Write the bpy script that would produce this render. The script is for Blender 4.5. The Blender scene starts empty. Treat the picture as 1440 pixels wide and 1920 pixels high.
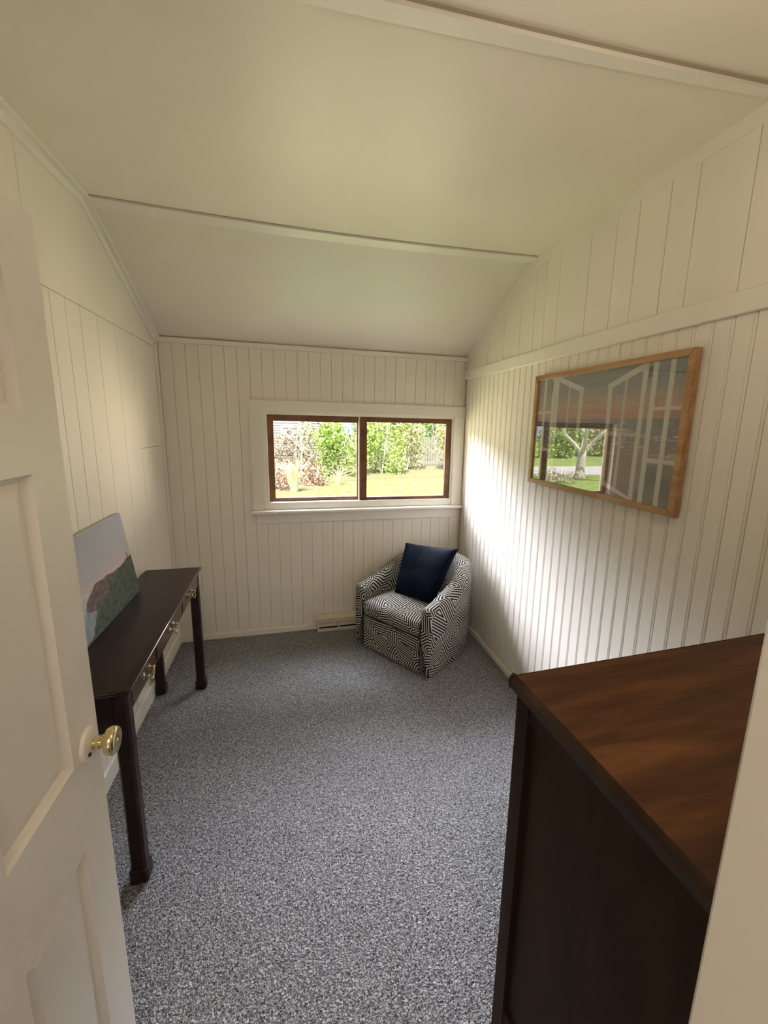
import bpy, bmesh, math, random
from mathutils import Vector, Matrix
from math import sin, cos, pi, radians, hypot

random.seed(7)
scene = bpy.context.scene
COL = scene.collection

# ------------------------------------------------------------------ room measures (metres)
XL, XR, YB = -0.824, 1.325, 3.161          # left wall, right wall, window wall
YF, YH = 0.19, 0.05                        # doorway wall, room face and hall face
ZT, ZC, YBR = 2.118, 2.519, 2.275          # window wall height, flat ceiling, where the slope starts
GZ = -0.30                                 # garden ground

# ------------------------------------------------------------------ camera
cam_d = bpy.data.cameras.new('camera'); cam = bpy.data.objects.new('camera', cam_d); COL.objects.link(cam)
yaw, pitch, roll = 0.2690, 0.1876, 0.0237
fwd = Vector((sin(yaw)*cos(pitch), cos(yaw)*cos(pitch), -sin(pitch)))
rt = Vector((cos(yaw), -sin(yaw), 0)); up = rt.cross(fwd)
r_ = rt*cos(roll)+up*sin(roll); u_ = -rt*sin(roll)+up*cos(roll)
M = Matrix.Identity(4)
for i in range(3):
    M[i][0] = r_[i]; M[i][1] = u_[i]; M[i][2] = -fwd[i]
M[2][3] = 1.60
cam.matrix_world = M
cam_d.sensor_fit = 'VERTICAL'; cam_d.sensor_height = 36.0; cam_d.lens = 790.31/1920*36
cam_d.shift_x = -43.43/1920; cam_d.shift_y = -13.73/1920
cam_d.clip_start = 0.01; cam_d.clip_end = 200
scene.camera = cam

# ------------------------------------------------------------------ view and world
vs = scene.view_settings
vs.view_transform = 'Standard'; vs.look = 'None'; vs.gamma = 1; vs.use_curve_mapping = False; vs.exposure = 0.14
w = bpy.data.worlds.new('sky'); scene.world = w; w.use_nodes = True
bg = w.node_tree.nodes['Background']; bg.inputs['Color'].default_value = (0.72, 0.84, 1.0, 1); bg.inputs['Strength'].default_value = 1.3

def lamp(name, kind, loc, target, energy, color, **kw):
    d = bpy.data.lights.new(name, kind); o = bpy.data.objects.new(name, d); COL.objects.link(o)
    o.location = loc; d.energy = energy; d.color = color
    o.rotation_euler = (Vector(target)-Vector(loc)).to_track_quat('-Z', 'Y').to_euler()
    for k, v in kw.items(): setattr(d, k, v)
    return o
WIN = (0.53, YB, 1.33)
lamp('sun', 'SUN', (0, -5, 10), (2.2, 0.2, 0), 13.0, (1.0, 0.93, 0.80), angle=radians(0.6))
# daylight entering by the window: high sky, and the sunlit lawn just outside
lamp('sky_light', 'AREA', (-3.4, 8.6, 4.4), WIN, 820, (0.84, 0.88, 1.0), shape='RECTANGLE', size=7.0, size_y=2.8, spread=radians(80))
lamp('sky_light_middle', 'AREA', (1.2, 8.8, 4.9), WIN, 520, (0.84, 0.88, 1.0), shape='RECTANGLE', size=6.0, size_y=2.6, spread=radians(80))
lamp('sky_light_high', 'AREA', (0.4, 4.5, 4.3), WIN, 600, (0.82, 0.88, 1.0), shape='RECTANGLE', size=4.0, size_y=1.4)
lamp('lawn_bounce', 'AREA', (0.6, 7.4, -0.25), (0.6, 7.4, 3.0), 570, (1.0, 0.77, 0.60), shape='RECTANGLE', size=8.5, size_y=5.0)
lamp('garden_bounce_right', 'AREA', (4.4, 5.9, 0.8), WIN, 200, (1.0, 0.82, 0.64), shape='RECTANGLE', size=2.2, size_y=1.6)
lamp('garden_bounce_left', 'AREA', (-3.9, 5.0, 0.8), WIN, 200, (1.0, 0.84, 0.66), shape='RECTANGLE', size=2.2, size_y=1.6)
lamp('hall_fill', 'AREA', (-0.1, -0.9, 2.35), (0.1, 1.2, 0.9), 12, (1.0, 0.88, 0.76), shape='RECTANGLE', size=0.7, size_y=0.7)  # added fill behind the camera, not a known hall fitting
lamp('room_fill', 'POINT', (0.62, 0.50, 2.22), (0, 0, 0), 3.6, (1.0, 0.87, 0.70), shadow_soft_size=0.10)  # added unseen lamp, only brightens the ceiling and wall near the doorway
lamp('doorway_fill', 'AREA', (-0.5, -1.5, 0.95), (0.7, 1.6, 2.0), 7, (1.0, 0.86, 0.72), shape='RECTANGLE', size=1.3, size_y=1.2)  # added fill panel sending light through the doorway, no real hall window

# ------------------------------------------------------------------ mesh helpers
class MB:
    """collects polygons with material index and optional uv"""
    def __init__(s): s.v = []; s.f = []; s.uv = []; s.mi = []
    def quad(s, pts, uv=None, mi=0):
        b = len(s.v); s.v += [tuple(p) for p in pts]; s.f.append(tuple(range(b, b+len(pts)))); s.uv.append(uv); s.mi.append(mi)
    def box(s, x0, x1, y0, y1, z0, z1, mi=0, bev=0.0):
        s.prism([(x0, y0), (x1, y0), (x1, y1), (x0, y1)], z0, z1, mi=mi, bev=bev)
    def prism(s, poly, z0, z1, mi=0, bev=0.0, plane='xy'):
        """extrude a counter-clockwise polygon between z0 and z1; bev chamfers top and bottom rims"""
        n = len(poly); cx = sum(p[0] for p in poly)/n; cy = sum(p[1] for p in poly)/n
        def ins(d):
            if d == 0: return poly
            out = []
            for i in range(n):
                a = Vector(poly[i-1]); b = Vector(poly[i]); c = Vector(poly[(i+1) % n])
                e1 = (b-a).normalized(); e2 = (c-b).normalized()
                n1 = Vector((-e1.y, e1.x)); n2 = Vector((-e2.y, e2.x)); m = (n1+n2)
                if m.length < 1e-6: m = n1
                m.normalize(); k = d/max(.3, m.dot(n1)); out.append((b.x+m.x*k, b.y+m.y*k))
            return out
        if bev: rings = [(ins(bev), z0), (poly, z0+bev), (poly, z1-bev), (ins(bev), z1)]
        else: rings = [(poly, z0), (poly, z1)]
        m = {'xy': lambda a, b, c: (a, b, c), 'yz': lambda a, b, c: (c, a, b), 'xz': lambda a, b, c: (a, c, b)}[plane]
        base = len(s.v)
        for pl, z in rings: s.v += [m(p[0], p[1], z) for p in pl]
        rev = plane == 'xz'
        def add(f):
            s.f.append(tuple(reversed(f)) if rev else tuple(f)); s.uv.append(None); s.mi.append(mi)
        add([base+i for i in reversed(range(n))])
        for k in range(len(rings)-1):
            for i in range(n):
                j = (i+1) % n; a = base+k*n
                add([a+i, a+j, a+n+j, a+n+i])
        add([base+(len(rings)-1)*n+i for i in range(n)])
    def lathe(s, prof, seg=24, axis='z', c=(0, 0, 0), mi=0):
        base = len(s.v); n = len(prof)
        for i in range(seg):
            a = 2*pi*i/seg
            for r, h in prof:
                p = (r*cos(a), r*sin(a), h)
                if axis == 'x': p = (h, r*cos(a), r*sin(a))
                if axis == 'y': p = (r*sin(a), h, r*cos(a))
                s.v.append((p[0]+c[0], p[1]+c[1], p[2]+c[2]))
        for i in range(seg):
            j = (i+1) % seg
            for k in range(n-1):
                s.f.append((base+i*n+k, base+j*n+k, base+j*n+k+1, base+i*n+k+1)); s.uv.append(None); s.mi.append(mi)
    def tube(s, pts, rad, seg=8, mi=0):
        base = len(s.v); pts = [Vector(p) for p in pts]; n = len(pts)
        if not hasattr(rad, '__len__'): rad = [rad]*n
        for i, p in enumerate(pts):
            t = (pts[min(i+1, n-1)]-pts[max(i-1, 0)]).normalized()
            a = t.cross(Vector((0, 0, 1))) if abs(t.z) < .95 else t.cross(Vector((1, 0, 0)))
            a.normalize(); b = t.cross(a)
            for k in range(seg):
                th = 2*pi*k/seg; s.v.append(tuple(p+(a*cos(th)+b*sin(th))*rad[i]))
        for i in range(n-1):
            for k in range(seg):
                j = (k+1) % seg; s.f.append((base+i*seg+k, base+i*seg+j, base+(i+1)*seg+j, base+(i+1)*seg+k)); s.uv.append(None); s.mi.append(mi)
        s.f.append(tuple(base+k for k in reversed(range(seg)))); s.uv.append(None); s.mi.append(mi)
        s.f.append(tuple(base+(n-1)*seg+k for k in range(seg))); s.uv.append(None); s.mi.append(mi)
    def mesh(s, name, mats, smooth=False, fix=True):
        me = bpy.data.meshes.new(name); me.from_pydata(s.v, [], s.f); me.update()
        if not isinstance(mats, (list, tuple)): mats = [mats]
        for m in mats: me.materials.append(m)
        me.polygons.foreach_set('material_index', s.mi)
        if any(u is not None for u in s.uv):
            l = me.uv_layers.new(name='UVMap')
            for p, u in zip(me.polygons, s.uv):
                for k, li in enumerate(p.loop_indices): l.data[li].uv = u[k] if u else (0, 0)
        if fix:
            bm = bmesh.new(); bm.from_mesh(me)
            if fix == 'weld': bmesh.ops.remove_doubles(bm, verts=bm.verts, dist=1e-5)
            bmesh.ops.recalc_face_normals(bm, faces=bm.faces); bm.to_mesh(me); bm.free()
        if smooth: me.polygons.foreach_set('use_smooth', [True]*len(me.polygons))
        if smooth == 'auto':
            me.set_sharp_from_angle(angle=radians(38))
        return me
    def build(s, name, mats, parent=None, smooth=False, fix=True, loc=None, rot=None):
        o = bpy.data.objects.new(name, s.mesh(name, mats, smooth, fix)); COL.objects.link(o)
        if parent is not None: o.parent = parent
        if loc: o.location = loc
        if rot: o.rotation_euler = rot
        return o

def tag(o, label=None, cat=None, group=None, kind=None):
    if label: o['label'] = label
    if cat: o['category'] = cat
    if group: o['group'] = group
    if kind: o['kind'] = kind
    return o
def empty(name, label, cat, loc=(0, 0, 0), rz=0.0, group=None):
    o = bpy.data.objects.new(name, None); COL.objects.link(o); o.location = loc; o.rotation_euler = (0, 0, rz)
    return tag(o, label, cat, group)
def boxo(name, b, mat, parent=None, bev=0.0, smooth=False):
    m = MB(); m.box(*b, bev=bev); return m.build(name, mat, parent, smooth)

# ------------------------------------------------------------------ materials
def nt(name, base=(0.8, 0.8, 0.8), rough=0.5, metal=0.0, spec=0.5):
    m = bpy.data.materials.new(name); m.use_nodes = True; t = m.node_tree; b = t.nodes['Principled BSDF']
    b.inputs['Base Color'].default_value = (*base, 1); b.inputs['Roughness'].default_value = rough
    b.inputs['Metallic'].default_value = metal; b.inputs['Specular IOR Level'].default_value = spec
    return m, t, b
def node(t, kind, **kw):
    n = t.nodes.new(kind)
    for k, v in kw.items():
        if k in n.inputs: n.inputs[k].default_value = v
        else: setattr(n, k, v)
    return n
def coords(t, out='Object', scale=(1, 1, 1)):
    c = node(t, 'ShaderNodeTexCoord'); m = node(t, 'ShaderNodeMapping'); m.inputs['Scale'].default_value = scale
    t.links.new(c.outputs[out], m.inputs['Vector']); return m.outputs['Vector']
def ramp(t, fac, stops):
    r = node(t, 'ShaderNodeValToRGB'); e = r.color_ramp.elements
    while len(e) < len(stops): e.new(0.5)
    for x, (p, c) in zip(e, stops): x.position = p; x.color = (*c, 1)
    t.links.new(fac, r.inputs['Fac']); return r.outputs['Color']
def bump(t, b, h, strength=0.2, dist=0.002):
    n = node(t, 'ShaderNodeBump'); n.inputs['Strength'].default_value = strength; n.inputs['Distance'].default_value = dist
    t.links.new(h, n.inputs['Height']); t.links.new(n.outputs['Normal'], b.inputs['Normal'])

def paint(name, c, rough=0.45, mott=0.03):
    m, t, b = nt(name, c, rough, spec=0.4)
    n = node(t, 'ShaderNodeTexNoise', Scale=2.2, Detail=3.0); t.links.new(coords(t), n.inputs['Vector'])
    t.links.new(ramp(t, n.outputs['Fac'], [(0.3, tuple(x*(1-mott) for x in c)), (0.7, tuple(min(1, x*(1+mott)) for x in c))]), b.inputs['Base Color'])
    n2 = node(t, 'ShaderNodeTexNoise', Scale=60.0, Detail=4.0); t.links.new(coords(t, scale=(1, 1, .25)), n2.inputs['Vector'])
    bump(t, b, n2.outputs['Fac'], 0.12, 0.002)
    return m
WALL = paint('white_wall_paint', (0.86, 0.80, 0.705), 0.42)
LEFTP = paint('left_wall_paint', (0.85, 0.785, 0.68), 0.42)
TRIM = paint('white_trim_paint', (0.86, 0.81, 0.72), 0.35)
CEIL = paint('ceiling_paint', (0.85, 0.78, 0.665), 0.40)
DOORP = paint('door_paint', (0.82, 0.755, 0.665), 0.38)
GAP = paint('groove_paint', (0.66, 0.61, 0.50), 0.7)

def carpet_mat():
    m, t, b = nt('carpet_loop', rough=0.95, spec=0.1)
    v = coords(t)
    n1 = node(t, 'ShaderNodeTexNoise', Scale=150.0, Detail=2.0, Roughness=0.6, Distortion=1.2); t.links.new(v, n1.inputs['Vector'])
    n2 = node(t, 'ShaderNodeTexNoise', Scale=3.0, Detail=3.0); t.links.new(v, n2.inputs['Vector'])
    vo = node(t, 'ShaderNodeTexVoronoi', Scale=170.0); t.links.new(v, vo.inputs['Vector'])
    c1 = ramp(t, n1.outputs['Fac'], [(0.36, (0.072, 0.072, 0.075)), (0.50, (0.255, 0.255, 0.265)), (0.64, (0.56, 0.56, 0.575))])
    mx = node(t, 'ShaderNodeMix', data_type='RGBA', blend_type='MULTIPLY'); mx.inputs[0].default_value = 0.8
    t.links.new(c1, mx.inputs[6]); t.links.new(ramp(t, n2.outputs['Fac'], [(0.3, (0.86, 0.86, 0.86)), (0.7, (1, 1, 1))]), mx.inputs[7])
    t.links.new(mx.outputs[2], b.inputs['Base Color'])
    ad = node(t, 'ShaderNodeMath', operation='SUBTRACT'); t.links.new(n1.outputs['Fac'], ad.inputs[0]); t.links.new(vo.outputs['Distance'], ad.inputs[1])
    bump(t, b, ad.outputs[0], 0.9, 0.006)
    return m
CARPET = carpet_mat()

def wood(name, dark, mid, light, scale=(1.5, 14, 14), rough=0.3, det=5.0, spec=0.5, thr=(0.35, 0.5, 0.68), coat=0.0):
    m, t, b = nt(name, mid, rough, spec=spec)
    n = node(t, 'ShaderNodeTexNoise', Scale=1.0, Detail=det, Roughness=0.62, Distortion=0.5); t.links.new(coords(t, scale=scale), n.inputs['Vector'])
    t.links.new(ramp(t, n.outputs['Fac'], [(thr[0], dark), (thr[1], mid), (thr[2], light)]), b.inputs['Base Color'])
    n2 = node(t, 'ShaderNodeTexNoise', Scale=1.0, Detail=4.0); t.links.new(coords(t, scale=tuple(s*6 for s in scale)), n2.inputs['Vector'])
    bump(t, b, n2.outputs['Fac'], 0.08, 0.001)
    b.inputs['Coat Weight'].default_value = coat
    return m
MAHOG = wood('table_mahogany', (0.014, 0.006, 0.005), (0.026, 0.011, 0.009), (0.042, 0.018, 0.013), (14, 1.6, 14), 0.34, spec=0.28)
EDGEM = wood('polished_edge_mahogany', (0.02, 0.009, 0.007), (0.03, 0.013, 0.010), (0.045, 0.02, 0.015), (14, 1.6, 14), 0.2, spec=0.5, coat=0.25)
MAHOGD = wood('drawer_front_mahogany', (0.03, 0.013, 0.008), (0.055, 0.024, 0.014), (0.09, 0.042, 0.022), (14, 3, 14), 0.25)
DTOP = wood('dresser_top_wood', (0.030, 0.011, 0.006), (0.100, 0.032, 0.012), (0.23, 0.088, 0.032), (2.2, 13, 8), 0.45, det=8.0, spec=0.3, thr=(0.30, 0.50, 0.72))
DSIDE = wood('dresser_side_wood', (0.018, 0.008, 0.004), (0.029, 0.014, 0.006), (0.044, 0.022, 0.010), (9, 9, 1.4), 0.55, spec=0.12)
DEDGE = wood('dresser_edge_wood', (0.020, 0.011, 0.007), (0.036, 0.018, 0.010), (0.060, 0.030, 0.016), (6, 6, 6), 0.4, spec=0.3)
SASHW = wood('sash_wood', (0.10, 0.035, 0.012), (0.16, 0.060, 0.022), (0.23, 0.095, 0.036), (8, 8, 8), 0.4)
OAK = wood('picture_frame_oak', (0.36, 0.19, 0.08), (0.46, 0.26, 0.12), (0.56, 0.34, 0.17), (22, 3, 22), 0.4)
BRASS, _, _ = nt('brass', (0.80, 0.68, 0.40), 0.18, 1.0)
ABRASS, _, _ = nt('drawer_pull_brass', (0.72, 0.58, 0.42), 0.22, 1.0)
DARKHOLE, _, _ = nt('dark_inside', (0.02, 0.018, 0.015), 0.9)
VENTP = paint('vent_enamel', (0.66, 0.60, 0.48), 0.35)
STEEL, _, _ = nt('dark_steel', (0.2, 0.19, 0.18), 0.4, 1.0)

def glass_mat(name, ior, tint=(1, 1, 1)):
    m = bpy.data.materials.new(name); m.use_nodes = True; t = m.node_tree; t.nodes.clear()
    o = node(t, 'ShaderNodeOutputMaterial'); tr = node(t, 'ShaderNodeBsdfTransparent'); tr.inputs[0].default_value = (*tint, 1)
    gl = node(t, 'ShaderNodeBsdfGlossy'); gl.inputs['Roughness'].default_value = 0.0
    lw = node(t, 'ShaderNodeLayerWeight'); lw.inputs['Blend'].default_value = 0.5
    pw_ = node(t, 'ShaderNodeMath', operation='POWER'); pw_.inputs[1].default_value = 4.0; t.links.new(lw.outputs['Facing'], pw_.inputs[0])
    ma = node(t, 'ShaderNodeMath', operation='MULTIPLY_ADD'); ma.inputs[1].default_value = 0.5; ma.inputs[2].default_value = ior; t.links.new(pw_.outputs[0], ma.inputs[0])
    mx = node(t, 'ShaderNodeMixShader'); t.links.new(ma.outputs[0], mx.inputs[0]); t.links.new(tr.outputs[0], mx.inputs[1]); t.links.new(gl.outputs[0], mx.inputs[2])
    t.links.new(mx.outputs[0], o.inputs[0]); return m
PANE = glass_mat('window_glass', 0.02)
PICGLASS = glass_mat('picture_glass', 0.19)

def fabric_mat():
    m, t, b = nt('geometric_print_fabric', rough=0.85, spec=0.2)
    uv = coords(t, 'UV', (5.6, 5.6, 5.6))
    vo = node(t, 'ShaderNodeTexVoronoi', feature='DISTANCE_TO_EDGE', voronoi_dimensions='2D'); vo.inputs['Randomness'].default_value = 0.75; vo.inputs['Scale'].default_value = 1.0
    t.links.new(uv, vo.inputs['Vector'])
    mu = node(t, 'ShaderNodeMath', operation='MULTIPLY'); mu.inputs[1].default_value = 10.2; t.links.new(vo.outputs['Distance'], mu.inputs[0])
    ad = node(t, 'ShaderNodeMath', operation='ADD'); ad.inputs[1].default_value = 0.25; t.links.new(mu.outputs[0], ad.inputs[0])
    fr = node(t, 'ShaderNodeMath', operation='FRACT'); t.links.new(ad.outputs[0], fr.inputs[0])
    t.links.new(ramp(t, fr.outputs[0], [(0.0, (0.60, 0.57, 0.50)), (0.38, (0.60, 0.57, 0.50)), (0.46, (0.008, 0.008, 0.013)), (0.95, (0.008, 0.008, 0.013)), (1.0, (0.60, 0.57, 0.50))]), b.inputs['Base Color'])
    n2 = node(t, 'ShaderNodeTexNoise', Scale=260.0); t.links.new(coords(t), n2.inputs['Vector']); bump(t, b, n2.outputs['Fac'], 0.25, 0.002)
    return m
FABRIC = fabric_mat()
def velvet():
    m, t, b = nt('navy_velvet', (0.006, 0.014, 0.045), 0.7, spec=0.08)
    n = node(t, 'ShaderNodeTexNoise', Scale=7.0, Detail=4.0, Distortion=1.0); t.links.new(coords(t), n.inputs['Vector'])
    t.links.new(ramp(t, n.outputs['Fac'], [(0.35, (0.0008, 0.0025, 0.008)), (0.65, (0.0022, 0.0065, 0.020))]), b.inputs['Base Color'])
    b.inputs['Sheen Weight'].default_value = 0.015; b.inputs['Sheen Tint'].default_value = (0.2, 0.35, 0.8, 1); b.inputs['Sheen Roughness'].default_value = 0.4
    bump(t, b, n.outputs['Fac'], 0.35, 0.02); return m
VELVET = velvet()
def vcol(name, rough=0.6):
    m, t, b = nt(name, rough=rough, spec=0.3)
    a = node(t, 'ShaderNodeAttribute'); a.attribute_name = 'print'
    t.links.new(a.outputs['Color'], b.inputs['Base Color']); return m
PRINT = vcol('picture_print', 0.6); PAINTING = vcol('canvas_paint', 0.55)
CANVASEDGE, _, _ = nt('canvas_edge', (0.62, 0.62, 0.62), 0.8)

# ------------------------------------------------------------------ setting: floor, walls, ceiling
o = boxo('floor', (XL-.12, XR+.12, -1.7, YB+.12, -.12, 0), CARPET); tag(o, kind='structure')

# window measures
GX0, GX1, GZ0, GZ1 = -0.165, 1.222, 1.020, 1.650
HX0, HX1, HZ0, HZ1 = -0.185, 1.236, 0.975, 1.668     # rough opening

BT = 0.012    # board thickness; boards' faces lie on the wall planes
m = MB(); y0, y1 = YB+BT, YB+.14
m.box(XL-.14, HX0, y0, y1, -.1, ZT+.12); m.box(HX1, XR+.14, y0, y1, -.1, ZT+.12); m.box(HX0, HX1, y0, y1, -.1, HZ0); m.box(HX0, HX1, y0, y1, HZ1, ZT+.12)
wb = tag(m.build('wall_back', GAP), kind='structure')
def wall_poly(x0, x1, name):
    m = MB(); m.prism([(-1.7, -.1), (YB+.14, -.1), (YB+.14, ZT+.10), (YBR, ZC+.1), (-1.7, ZC+.1)], x0, x1, plane='yz')
    return tag(m.build(name, GAP), kind='structure')
wr = wall_poly(XR+BT, XR+.14, 'wall_right'); wl = wall_poly(XL-.14, XL-BT, 'wall_left')
# wall with the doorway
JX = 0.320; DX = -0.403; DH = 1.935
m = MB(); m.box(XL, DX-.04, YH, YF, 0, ZC); m.box(JX, XR, YH, YF, 0, ZC); m.box(DX-.04, JX, YH, YF, DH, ZC)
wf = tag(m.build('wall_front', TRIM), kind='structure')
# the hall behind the camera
m = MB(); m.box(XL-.1, XR+.1, -1.80, -1.70, 0, ZC); tag(m.build('wall_hall', WALL), kind='structure')

# boards ---------------------------------------------------------
def board_mesh(name, width, mat, bead=True, h=1.0, g=0.0012, c=0.0022):
    """a bead-edged board: profile across x from 0 to width, face at y=0, back at y=BT, unit height"""
    pr = [(g, BT), (g, c), (g+c, 0)]
    if bead:
        e = width-g-0.0075
        pr += [(e-.0022, 0), (e-.0010, .0030), (e+.0008, .0030), (e+.0022, .0004), (e+.0048, .0004), (width-g, .0030), (width-g, BT)]
    else: pr += [(width-g-c, 0), (width-g, c), (width-g, BT)]
    m = MB(); m.prism(pr, 0, h); return m.mesh(name, mat)
def board(me, parent, loc, rz, h, label=None):
    o = bpy.data.objects.new('board', me); COL.objects.link(o); o.parent = parent; o.location = loc; o.rotation_euler = (0, 0, rz); o.scale = (1, 1, h); return o

# back wall beadboard: edges at 0.0784 m pitch, one on x = -0.182
pw = 0.0784; me = board_mesh('back_board', pw, WALL, g=.0007, c=.0014, bead=False)
k0 = math.floor((XL+.182)/pw)
x = -0.182+k0*pw
while x < XR-.005:
    xa, xb = x, x+pw
    if xa < XL: 
        mm = board_mesh('back_board_end', xb-XL, WALL); board(mm, wb, (XL, YB, 0), 0, ZT)
    elif xb > XR:
        mm = board_mesh('back_board_end', XR-xa, WALL, bead=False); board(mm, wb, (xa, YB, 0), 0, ZT)
    elif xb > HX0-.02 and xa < HX1+.02:
        board(me, wb, (xa, YB, 0), 0, HZ0-.03); board(me, wb, (xa, YB, HZ1+.01), 0, ZT-HZ1-.01)
    else: board(me, wb, (xa, YB, 0), 0, ZT)
    x += pw
# right wall: beadboard below the rail, wide boards above.  Board x axis runs towards +y when turned by -90 deg... face must look to -x
RR0, RR1 = 1.950, 2.019
pw = 0.0672; me = board_mesh('right_board', pw, WALL)
y = 1.068+math.ceil((YB-1.068)/pw)*pw
while y > YF+.002:
    ya = y-pw; top = min(y, YB)
    if top-ya > .01:
        mm = me if y <= YB else board_mesh('right_board_end', top-ya, WALL, bead=False)
        # rotation -90 deg about z: local x -> -y, local y (into the wall) -> +x
        board(mm, wr, (XR, top, 0), -pi/2, RR0+.01)
    y = ya
def ceil_z(y): return ZC if y < YBR else ZC-(y-YBR)*(ZC-ZT)/(YB-YBR)
def wide_board(parent, side, ya, yb, z0, z1=None, proud=0.0, mat=None):
    """plain board on a side wall; its top follows the ceiling when z1 is None"""
    g = 0.0011
    ya += g; yb -= g
    if z1 is None:
        poly = [(ya, z0), (yb, z0), (yb, ceil_z(yb)+.004)]
        if ya < YBR < yb: poly.append((YBR, ZC+.004))
        poly.append((ya, ceil_z(ya)+.004))
    else: poly = [(ya, z0), (yb, z0), (yb, z1), (ya, z1)]
    m = MB()
    if side > 0: m.prism(poly, XR-proud, XR+BT, plane='yz', bev=0.0016)
    else: m.prism(poly, XL-BT, XL+proud, plane='yz', bev=0.0016)
    return m.build('board', mat or WALL, parent)
ed = [YF, .44, .60, .80, .92, 1.078, 1.266, 1.377, 1.520, 1.636, 1.797, 2.019, 2.137, 2.238, 2.382, 2.584, 2.80, 2.97, YB]
for a, b in zip(ed, ed[1:]): wide_board(wr, 1, a, b, RR1-.01)
# left wall: wide boards below a joint line, a smooth panel above it
LR = 2.050
ed = [YF, .50, .82, 1.12, 1.42, 1.70, 1.905, 2.017, 2.137, 2.296, 2.500, 2.728]
for a, b in zip(ed, ed[1:]): wide_board(wl, -1, a, b, 0, LR-.001, mat=LEFTP)
wide_board(wl, -1, 2.728, YB, 0, 1.4295, mat=LEFTP); wide_board(wl, -1, 2.728, YB, 1.4315, LR-.001, mat=LEFTP)
for a, b in ((YF, 1.25), (1.25, 1.80), (1.80, YB)): wide_board(wl, -1, a, b, LR+.0015, mat=LEFTP)

# ceiling: one gently sagging flat part, one slope, one part beyond the near batten
def sag(x): 
    s = (x-XL)/(XR-XL); return -0.020*sin(pi*max(0, min(1, s)))
def sheet(name, ya, za, yb, zb, sa, sb, mat, nx=24, ny=8, th=.05):
    m = MB()
    P = lambda i, j, up=0: (XL-.02+(XR-XL+.04)*i/nx, ya+(yb-ya)*j/ny, za+(zb-za)*j/ny+sag(XL+(XR-XL)*i/nx)*(sa+(sb-sa)*j/ny)+up)
    for i in range(nx):
        for j in range(ny):
            m.quad([P(i, j), P(i, j+1), P(i+1, j+1), P(i+1, j)]); m.quad([P(i, j, th), P(i+1, j, th), P(i+1, j+1, th), P(i, j+1, th)])
    for i in range(nx):
        m.quad([P(i, 0), P(i+1, 0), P(i+1, 0, th), P(i, 0, th)]); m.quad([P(i, ny), P(i, ny, th), P(i+1, ny, th), P(i+1, ny)])
    for j in range(ny):
        m.quad([P(0, j), P(0, j, th), P(0, j+1, th), P(0, j+1)]); m.quad([P(nx, j), P(nx, j+1), P(nx, j+1, th), P(nx, j, th)])
    return m.build(name, mat, ce, smooth='auto', fix='weld')
m = MB(); m.prism([(-1.7, ZC+.06), (YBR+.01, ZC+.06), (YB+.14, ZT+.05), (YB+.14, ZT+.22), (YBR, ZC+.25), (-1.7, ZC+.25)], XL-.14, XR+.14, plane='yz')
ce = tag(m.build('ceiling', CEIL), kind='structure')
sheet('ceiling_panel', -1.7, ZC, 1.035, ZC, 1, 1, CEIL); 
sheet('ceiling_panel', 1.035, ZC, 2.262, ZC, 1, 1, CEIL)
sheet('ceiling_panel', 2.262, ZC+.002, YB+.02, ZT-.004, 1, 0, CEIL)
def batten(name, yfun, w, drop, mat, n=24, gap=.008):
    """flat batten under the ceiling, following its sag; a dark open joint runs along its near edge"""
    m = MB(); wf2 = w if callable(w) else (lambda x: w0)
    w0 = w
    for i in range(n):
        q = []
        for k in (i, i+1):
            x = XL+(XR-XL)*k/n; y = yfun(x); w = wf2(x); z = ceil_z(y)+sag(x); z2 = ceil_z(y+w)+sag(x)*.95
            q.append([(x, y, z+.004), (x, y, z-drop), (x, y+w, z2-drop), (x, y+w, z2+.004)])
        for a in range(4): m.quad([q[0][a], q[1][a], q[1][(a+1) % 4], q[0][(a+1) % 4]])
        if i == 0: m.quad(list(reversed(q[0])))
        if i == n-1: m.quad(q[1])
    return tag(m.build(name, mat, smooth='auto', fix='weld'), kind='structure')
lin = lambda a, b: (lambda x: a+(b-a)*(x-XL)/(XR-XL))
batten('trim_1', lin(2.268, 2.240), .052, .010, TRIM)
batten('trim_2', lin(1.105, 1.020), lin(.068, .026), .012, TRIM)
JOINT, _, _ = nt('open_joint', (0.50, 0.44, 0.33), 0.9)
batten('trim_3', lin(2.263, 2.235), .004, .002, JOINT); batten('trim_4', lin(1.093, 1.008), .012, .003, JOINT)
# strips along the ceiling on the side walls
def edge_strip(name, side, w=.050, t=.006):
    m = MB(); poly = [(YF, ZC-w), (YBR-.02, ZC-w), (YB, ZT-w-.004), (YB, ZT+.01), (YBR, ZC+.01), (YF, ZC+.01)]
    if side > 0: m.prism(poly, XR-t, XR, plane='yz')
    else: m.prism(poly, XL, XL+t, plane='yz')
    return tag(m.build(name, TRIM), kind='structure')
edge_strip('trim_5', 1, .052, .005); edge_strip('trim_6', -1, .050, .009)
m = MB()                                                     # small cove strip lying in the left ceiling angle
m.prism([(YF, ZC-.016), (YBR-.01, ZC-.016), (YB, ZT-.018), (YB, ZT+.006), (YBR, ZC+.006), (YF, ZC+.006)], XL+.009, XL+.030, plane='yz')
tag(m.build('trim_7', TRIM), kind='structure')
o = boxo('trim_8', (XL, XR, YB-.012, YB, ZT-.034, ZT-.003), TRIM, bev=.002); tag(o, kind='structure')      # under the slope
o = boxo('trim_9', (XR-.014, XR, YF, YB, RR0, RR1), TRIM, bev=.003); tag(o, kind='structure')             # rail on the right wall
o = boxo('trim_10', (XL, XL+.010, YB-.045, YB, 0, ZT-.05), TRIM, bev=.003); tag(o, kind='structure')       # left corner board
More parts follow.
